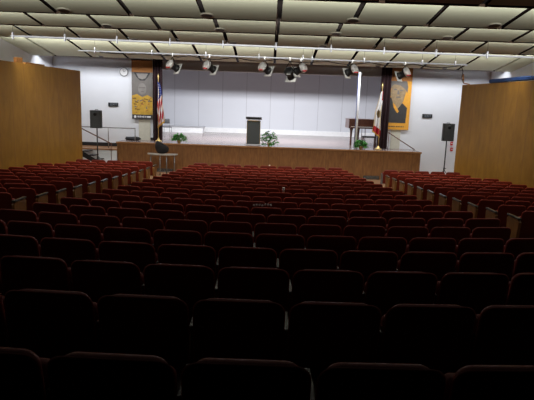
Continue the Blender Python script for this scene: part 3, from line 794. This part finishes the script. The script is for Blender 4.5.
mb = MB(); mb.box((0, 0, 0.48), (0.62, 0.34, 0.07), m_black, bev=0.02); mb.build('seat', t)
for sx in (-1, 1):
    for sy in (-1, 1):
        mb = MB(); mb.tube((sx * .27, sy * .13, 0), (sx * .27, sy * .13, .45), 0.02, m_piano, seg=8); mb.build('leg', t)

# ---------------------------------------------------------------- stage left back: riser + chair
mb = MB(); a = at(165, 131, 31).x; b = at(199.5, 131.5, 31).x
t = thing('stage_riser', 'low grey platform by the back wall at the left of the stage', 'platform', ((a + b) / 2, 30.9, ST))
mb.box((0, 0, 0.33), (b - a + .6, 1.0, 0.05), m_riser, bev=0.01); mb.build('deck', t)
mb = MB(); mb.box((0, 0.0, 0.15), (b - a + .5, 0.9, 0.30), m_white); mb.build('skirt', t)
p = at(167, 131, 27.0)
t = thing('music_chair', 'small black chair at the far left of the stage by the curtain', 'chair', (p.x, 27.0, ST), R(25))
mb = MB(); mb.box((0, 0, 0.45), (0.42, 0.40, 0.04), m_black, bev=0.015); mb.build('seat', t)
mb = MB(); mb.pad(rrect(0.21, 0.62, 0.86, 0.05, 0.04), 0.03, lambda x, z: 0.2 + (z - .6) * .15, m_black); mb.build('backrest', t)
for sx in (-1, 1):
    mb = MB(); mb.tube((sx * .19, .17, .0), (sx * .19, .21, .8), 0.012, m_metal, seg=8); mb.build('leg', t)
    mb = MB(); mb.tube((sx * .19, -.18, .0), (sx * .19, -.15, .44), 0.012, m_metal, seg=8); mb.build('leg', t)

# ---------------------------------------------------------------- table with bag before the stage
TY = 21.2
a = at(146.5, 154, TY); b = at(177, 156, TY); tz = at(162, 154.8, TY).z
cx = (a.x + b.x) / 2; hw = (b.x - a.x) / 2
t = thing('side_table', 'grey half-round metal-legged table in front of the stage carrying a black bag', 'table', (cx, TY, FZ))
h = tz - FZ
P = [(hw, 0.2, h)] + [(hw * math.cos(R(q)), 0.2 - 0.5 * math.sin(R(q)), h) for q in range(15, 180, 15)] + [(-hw, 0.2, h)]
mb = MB(); mb.prism(P, (0, 0, 0.045), m_tabletop); mb.build('tabletop', t)
for x, y in ((-hw * .75, 0.1), (hw * .80, 0.1), (-hw * .05, -0.2), (hw * .35, -0.1)):
    mb = MB(); mb.tube((x, y, 0), (x, y, h), 0.022, m_metal, seg=8); mb.build('leg', t)
mb = MB(); mb.tube((-hw * .75, 0.1, .12), (hw * .8, 0.1, .12), 0.014, m_metal, seg=6); mb.build('stretcher', t)
p = at(161.5, 153, TY)
t = thing('duffel_bag', 'black bag lying on the table in front of the stage', 'bag', (p.x, TY + .02, tz + 0.045))
mb = MB()
def bagf(u, v):
    a_ = 2 * PI * u; ph = PI * v
    r = 1 + 0.12 * math.sin(3 * a_ + 2) * math.sin(ph)
    x = 0.27 * r * math.cos(a_) * math.sin(ph) ** .7; y = 0.19 * r * math.sin(a_) * math.sin(ph) ** .7
    z = 0.19 - 0.19 * math.cos(ph); z *= 1.0 + 0.35 * (3.2 if x < .05 else 0) * abs(x - .05) / .5
    return (x, y, z)
mb.quadgrid(bagf, 24, 12, m_blackcloth); mb.build('body', t)
mb = MB(); mb.path([(-.06, -.06, .36), (-.03, -.1, .43), (.06, -.1, .42), (.1, -.06, .34)], 0.018, m_bag); mb.build('handle', t)
# floor vents at the foot of the stage
for (xa, xb, yy, lab) in ((157, 173, 171.5, 'dark floor-level vent grille under the side table at the stage foot'), (363, 379, 177.5, 'dark floor-level vent grille at the right stage foot by the aisle')):
    a = at(xa, yy, DS - .02).x; b = at(xb, yy, DS - .02).x
    t = thing('vent_grille', lab, 'vent', ((a + b) / 2, DS - .025, FZ + .02))
    mb = MB(); mb.box((0, 0, 0.07), (b - a, 0.03, 0.14), m_black, bev=0.004)
    for k in range(4): mb.box((0, -0.018, 0.025 + k * .03), (b - a - .04, 0.01, 0.012), m_metal)
    mb.build('grille', t)

# ---------------------------------------------------------------- things on the partitions
a = at(481, 82, 18.2); b = at(514, 79.5, 16.6); wt = 3.94
t_ = (b - a); q = t_.to_track_quat('X', 'Z').to_matrix(); c = (a + b) / 2
xw = xwall(c.y) + .07
mb = MB(); ya_, yb_ = 18.4, 16.2
pa = Vector((xwall(ya_) + .07, ya_, wt + .07)); pb = Vector((xwall(yb_) + .07, yb_, wt + .09))
dv = pb - pa; q = dv.to_track_quat('X', 'Z').to_matrix()
mb.box((pa + pb) / 2, (dv.length, 0.16, 0.13), m_blue, q, bev=0.03); tag(mb.build('fabric_roll'), 'long dark blue roll lying on top of the right wooden partition', 'roll')
wt = 3.965
for (ya_, yb_, hh, lab) in ((17.9, 16.9, .05, 'flat wooden offcut lying on top of the left partition'), (16.75, 16.45, .16, 'small tilted wooden block on top of the left partition')):
    pa = Vector((-xwall(ya_) - .07, ya_, wt + hh / 2)); pb = Vector((-xwall(yb_) - .07, yb_, wt + hh / 2)); dv = pb - pa
    mb = MB(); mb.box((pa + pb) / 2, (dv.length, 0.10, hh), m_tan, dv.to_track_quat('X', 'Z').to_matrix(), bev=0.006); tag(mb.build('wood_offcut'), lab, 'wood piece')
